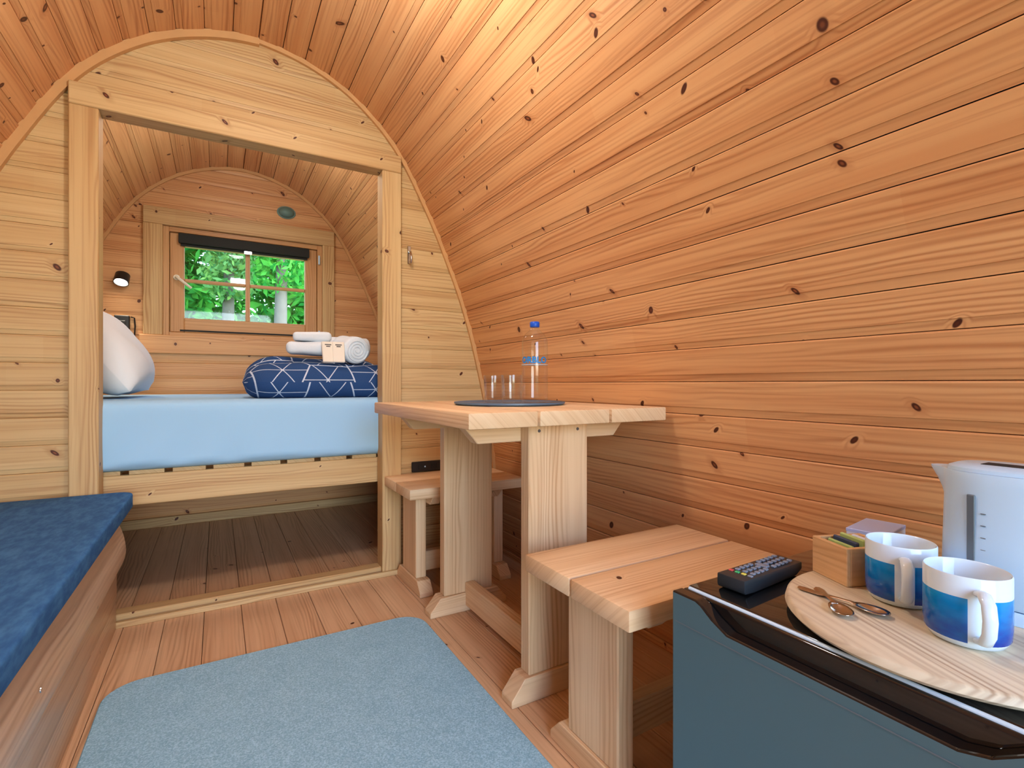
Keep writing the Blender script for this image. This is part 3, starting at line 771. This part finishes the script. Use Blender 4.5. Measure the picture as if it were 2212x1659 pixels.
# remote control
rc = thing('remote_control', 'black TV remote lying on the fridge top beside the round board', 'remote', (.790, .524, TZ), math.radians(4), local=True)
prism('case', [(-.088, .006), (-.086, .002), (-.06, .0), (.07, .0), (.088, .008), (.088, .020), (-.088, .024)], 'y', -.024, .024, M['remote'], rc, bev=.003, seg=2, smooth=40)
def keybox(x, y, w, h, m, nm='key'):
    z0, z1 = .0218, .0252
    return bevel(mesh_obj(nm, [(x+sx*w, y+sy*h, z) for sx in (-1, 1) for sy in (-1, 1) for z in (z0, z1)], [(0, 1, 3, 2), (4, 6, 7, 5), (0, 4, 5, 1), (2, 3, 7, 6), (0, 2, 6, 4), (1, 5, 7, 3)], m, rc), .0008)
for i, m in enumerate((M['rkey'], M['gkey'], M['ykey'], M['key'])): keybox(-.060, .0165-.011*i, .003, .0036, m)
for i in range(10):
    if i in (4,): continue
    for j in range(3): keybox(-.047+.0125*i, .013-.013*j, .0036, .0036, M['key'])
keybox(.003, 0, .006, .010, M['key'], 'direction_pad')
# round wooden serving board
wbm = pine('x', 'board')
wb = tag(lathe('serving_board', [(0, 0), (.165, 0), (.186, .0075), (.190, .012), (.188, .019), (.184, .021), (0, .021)], wbm, None, (.834, .287, TZ), 72), 'round pale wooden board on the fridge top under the mugs', 'board')
wb.rotation_euler = (0, 0, math.radians(68))
BZ = TZ+.0213
# mugs
def mug_mat(h):
    N = NT('mug_print'); tc = N.n('ShaderNodeTexCoord'); x, y, z = N.sep(tc.outputs['Object'])
    ang = N.math('ABSOLUTE', N.math('ARCTAN2', y, x))
    nz = N.noise(N.vmath('MULTIPLY', tc.outputs['Object'], (22, 22, 60)), 1, 4, .6)
    g = N.math('ADD', N.math('MULTIPLY', z, 13), N.math('MULTIPLY_ADD', nz, .9, -.5), clamp=True)
    blue = N.mix(g, lin(4, 50, 156), lin(16, 160, 236)); blue = N.mix(N.smooth(nz, .62, .75), blue, lin(6, 30, 92))
    inz = N.math('MULTIPLY', N.math('GREATER_THAN', z, .004), N.math('LESS_THAN', z, .060))
    ina = N.math('MULTIPLY', N.math('GREATER_THAN', ang, .27), N.math('LESS_THAN', ang, 2.7))
    r = N.math('SQRT', N.math('ADD', N.math('MULTIPLY', x, x), N.math('MULTIPLY', y, y)))
    f = N.math('MULTIPLY', N.math('MULTIPLY', inz, ina), N.math('GREATER_THAN', r, .0395))
    N.set(Base_Color=N.mix(f, lin(212, 232, 246), blue), Roughness=.12); return N.m
MM = mug_mat(0)
def mug(x, y, ang, label):
    t = thing('mug', label, 'mug', (x, y, BZ), ang, group='sea-blue mugs', local=True)
    lathe('mug_body', [(0, .001), (.030, .001), (.031, 0), (.036, .002), (.0405, .010), (.0415, .022), (.0415, .083), (.0405, .0845), (.039, .083), (.0385, .02), (.034, .008), (0, .006)], MM, t, (0, 0, 0), 56)
    tube('mug_handle', [(.039, 0, .068), (.052, 0, .070), (.063, 0, .063), (.067, 0, .047), (.064, 0, .030), (.054, 0, .018), (.039, 0, .014)], .0052, M['china'], t, (0, 0, 0), 12, flat=(1.35, .9))
    return t
mug(.843, .345, math.atan2(-.345, -.843)+.12, 'blue and white mug standing beside the wooden box')
mug(.786, .253, math.atan2(-.253, -.786)+.30, 'blue and white mug standing in front of the kettle')
# wooden box with sachets
bx = thing('tea_box', 'small open bamboo box of sachets on the round board', 'box', (.823, .406, BZ), math.atan2(.066, .026)-math.pi/2, local=True)
BB = pine('z', 'bamboo'); 
def lbox(nm, x0, x1, y0, y1, z0, z1, m, par, bev=.001):
    c = Vector(((x0+x1)/2, (y0+y1)/2, (z0+z1)/2)); h = ((x1-x0)/2, (y1-y0)/2, (z1-z0)/2)
    o = mesh_obj(nm, [(sx*h[0], sy*h[1], sz*h[2]) for sx in (-1, 1) for sy in (-1, 1) for sz in (-1, 1)], [(0, 1, 3, 2), (4, 6, 7, 5), (0, 4, 5, 1), (2, 3, 7, 6), (0, 2, 6, 4), (1, 5, 7, 3)], m, par, c)
    if bev: bevel(o, bev)
    return o
bw, bd, bh = .088, .071, .058
lbox('side', 0, .007, 0, bd, 0, bh, pine('y', 'bamboo'), bx); lbox('side', bw-.007, bw, 0, bd, 0, bh, pine('y', 'bamboo'), bx)
lbox('side', .007, bw-.007, 0, .007, 0, bh, pine('x', 'bamboo'), bx); lbox('side', .007, bw-.007, bd-.007, bd, 0, bh, pine('x', 'bamboo'), bx)
lbox('bottom', .007, bw-.007, .007, bd-.007, 0, .005, pine('x', 'bamboo'), bx)
for i in range(5):
    s = thing('sachet', ['lime green sachet in the wooden box, nearest its front edge', 'navy sachet tucked second in the wooden box', 'lime green sachet in the middle of the wooden box', 'navy sachet fourth from the front in the wooden box', 'pale blue sachet at the back of the wooden box'][i], 'sachet', (0, 0, 0), local=True)
    a = bx.rotation_euler[2]; ca, sa = math.cos(a), math.sin(a)
    lx, ly = .016+.0135*i, bd/2+.002*(i % 2)
    s.location = (.823+ca*lx-sa*ly, .406+sa*lx+ca*ly, BZ+.0053); s.rotation_euler = (0, math.radians(6-3*i), a)
    mm = [M['lime'], M['navy'], M['lime'], M['navy'], M['pack']][i]
    lbox('wrapper', -.003, .003, -.024, .024, 0, .052+.004*(i % 3), mm, s, .0015)
    lbox('print', -.0034, .0034, -.012, .012, .036, .046, M['white'] if i % 2 else M['navy'], s, .0005)
# flat tea packet behind
pk = thing('tea_packet', 'white and pale blue carton with a pink stripe behind the mugs', 'packet', (.978, .442, BZ+.0003), math.radians(8), local=True)
lbox('carton', -.03, .07, -.03, .03, .0, .058, M['pack'], pk, .002)
lbox('stripe', -.0305, .0705, -.0305, .0305, .028, .038, M['pink'], pk, .0003)
lbox('lid', -.0303, .0703, -.0303, .0303, .052, .0585, M['peri'], pk, .001)
# spoons
def spoon(p0, p1, label):
    a = math.atan2(p1[1]-p0[1], p1[0]-p0[0]); L = math.hypot(p1[0]-p0[0], p1[1]-p0[1])
    t = thing('teaspoon', label, 'spoon', (p0[0], p0[1], BZ), a, local=True)
    V, F = [], []
    st_ = [(0, .004, .0022), (.006, .0075, .0022), (.03, .0062, .0024), (L-.065, .0026, .005), (L-.048, .0028, .006), (L-.040, .006, .0048)]
    for x, w, z in st_:
        for y, zz in ((-w, z), (-w*.6, z+.0012), (w*.6, z+.0012), (w, z), (w*.6, z-.0012), (-w*.6, z-.0012)): V.append((x, y, zz))
    for i in range(len(st_)-1):
        for k in range(6): F.append((i*6+k, i*6+(k+1) % 6, i*6+6+(k+1) % 6, i*6+6+k))
    F += [tuple(range(6)), tuple((len(st_)-1)*6+k for k in range(5, -1, -1))]
    mesh_obj('handle', V, F, M['steel'], t, smooth=True, angle=50)
    V, F = [], []
    nr, na = 5, 20
    for side in (0, 1):
        for r in range(nr+1):
            q = r/nr
            for k in range(na):
                th = 2*math.pi*k/na; V.append((L-.022+math.cos(th)*.022*q, math.sin(th)*.0135*q*(1+.12*math.cos(th)), .0012+.0055*q*q-.001*side))
    m = (nr+1)*na
    for s in (0, 1):
        for r in range(nr):
            for k in range(na): F.append((s*m+r*na+k, s*m+r*na+(k+1) % na, s*m+(r+1)*na+(k+1) % na, s*m+(r+1)*na+k))
    for k in range(na): F.append((nr*na+k, nr*na+(k+1) % na, m+nr*na+(k+1) % na, m+nr*na+k))
    bm_o = mesh_obj('bowl', V, F, M['steel'], t, smooth=True)
    return t

spoon((.757, .441), (.760, .322), 'teaspoon pointing straight towards the mugs, on top of the other')
spoon((.778, .425), (.709, .349), 'teaspoon lying crosswise under the other on the round board')
# kettle: oval body, spout to the far side, handle to the near side
kt = thing('electric_kettle', 'white plastic electric kettle with a grey water window beside the mugs', 'kettle', (.938, .25, BZ), local=True)
def oval(z, a, b, spout=0, n=64):
    out = []
    for k in range(n):
        t = 2*math.pi*k/n; c, s_ = math.cos(t), math.sin(t)
        e = 2.6; x = b*math.copysign(abs(s_)**(2/e), s_); y = a*math.copysign(abs(c)**(2/e), c)
        if spout and c > 0: y += spout*max(0, 1-(x/(b*.42))**2)**1.2
        out.append((-x, y, z))
    return out
def loft(name, rings, mat, parent, cap=True, angle=35):
    n = len(rings[0]); V = [p for r in rings for p in r]
    F = [(j*n+k, j*n+(k+1) % n, (j+1)*n+(k+1) % n, (j+1)*n+k) for j in range(len(rings)-1) for k in range(n)]
    if cap: F += [tuple(range(n-1, -1, -1)), tuple((len(rings)-1)*n+k for k in range(n))]
    return mesh_obj(name, V, F, mat, parent, (0, 0, 0), True, angle)
loft('power_base', [oval(0, .078, .062), oval(.010, .078, .062), oval(.016, .074, .058)], M['white'], kt)
loft('kettle_body', [oval(.0175, .074, .058), oval(.022, .076, .060), oval(.10, .074, .058), oval(.15, .0725, .0565, .002), oval(.170, .0725, .056, .012), oval(.184, .0725, .056, .021), oval(.187, .0715, .055, .022)], M['white'], kt)
loft('kettle_lid', [oval(.1872, .069, .052), oval(.192, .068, .051), oval(.1955, .060, .045)], M['white'], kt)
bevel(lbox('lid_recess', -.014, .014, -.030, .032, .1950, .1962, M['dark'], kt, 0), .0005)
tube('kettle_handle', [(0, -.066, .185), (0, -.095, .19), (0, -.118, .175), (0, -.124, .13), (0, -.115, .08), (0, -.09, .055), (0, -.070, .052)], .0115, M['white'], kt, (0, 0, 0), 12, flat=(1.3, .9))
def strip(nm, yc, wy, z0, z1, off, m):
    V = []
    for z in (z0, z1):
        for y in (yc-wy, yc+wy):
            a = .0735; b = .0575; t = min(1, abs(y)/a); x = b*(1-t**2.6)**(1/2.6)
            V.append((-x-off, y, z))
    for z in (z0, z1):
        for y in (yc-wy, yc+wy):
            V.append((V[0][0]+.006, y, z))
    return bevel(mesh_obj(nm, V, [(0, 1, 3, 2), (4, 6, 7, 5), (0, 4, 5, 1), (2, 3, 7, 6), (0, 2, 6, 4), (1, 5, 7, 3)], m, kt), .0008)
strip('water_window', .029, .0045, .055, .158, .0022, M['grey'])
for i in range(5): strip('level_mark', .016, .003 if i else .005, .07+.016*i, .0712+.016*i, .0012, M['grey'])

# ------------------------------------------------------------------ ceiling lamp (its light is inside its own builder)
def ceiling_lamp(x, y, label, power):
    zc_ = float(np.interp(x-X0, [p[0] for p in HP], [p[1] for p in HP])) if x >= X0 else 2.1
    t = thing('ceiling_lamp', label, 'lamp', (x, y, zc_-.01))
    zc_ -= .012
    sl_ = 0.0 if abs(x-X0) < .15 else math.atan2(.035, .08)
    nv = Vector((-math.sin(sl_), 0, -math.cos(sl_)))
    r_ = lathe('lamp_rim', [(.075, -.03), (.09, -.03), (.09, 0), (.075, 0)], M['white'], t, (x, y, zc_), 32)
    g_ = lathe('lamp_globe', [(0, -.075), (.045, -.068), (.072, -.045), (.078, -.03), (0, -.03)], M['bulb'], t, (x, y, zc_), 32)
    r_.rotation_euler = g_.rotation_euler = (0, sl_, 0)
    l = bpy.data.lights.new('ceiling_light', 'POINT'); l.energy = power; l.color = (.92, .94, .95); l.shadow_soft_size = .09
    o = bpy.data.objects.new('ceiling_light', l); COL.objects.link(o); o.location = Vector((x, y, zc_))+nv*.23
    return t
ceiling_lamp(.30, 1.12, 'round white lamp on the ceiling just right of the ridge, over the mat', LAMP_W)
ceiling_lamp(.135, 2.62, 'unseen fill lamp added on the ridge of the alcove ceiling over the bed', ALC_FILL_W)  # added lamp, hidden behind the header, brightens the alcove
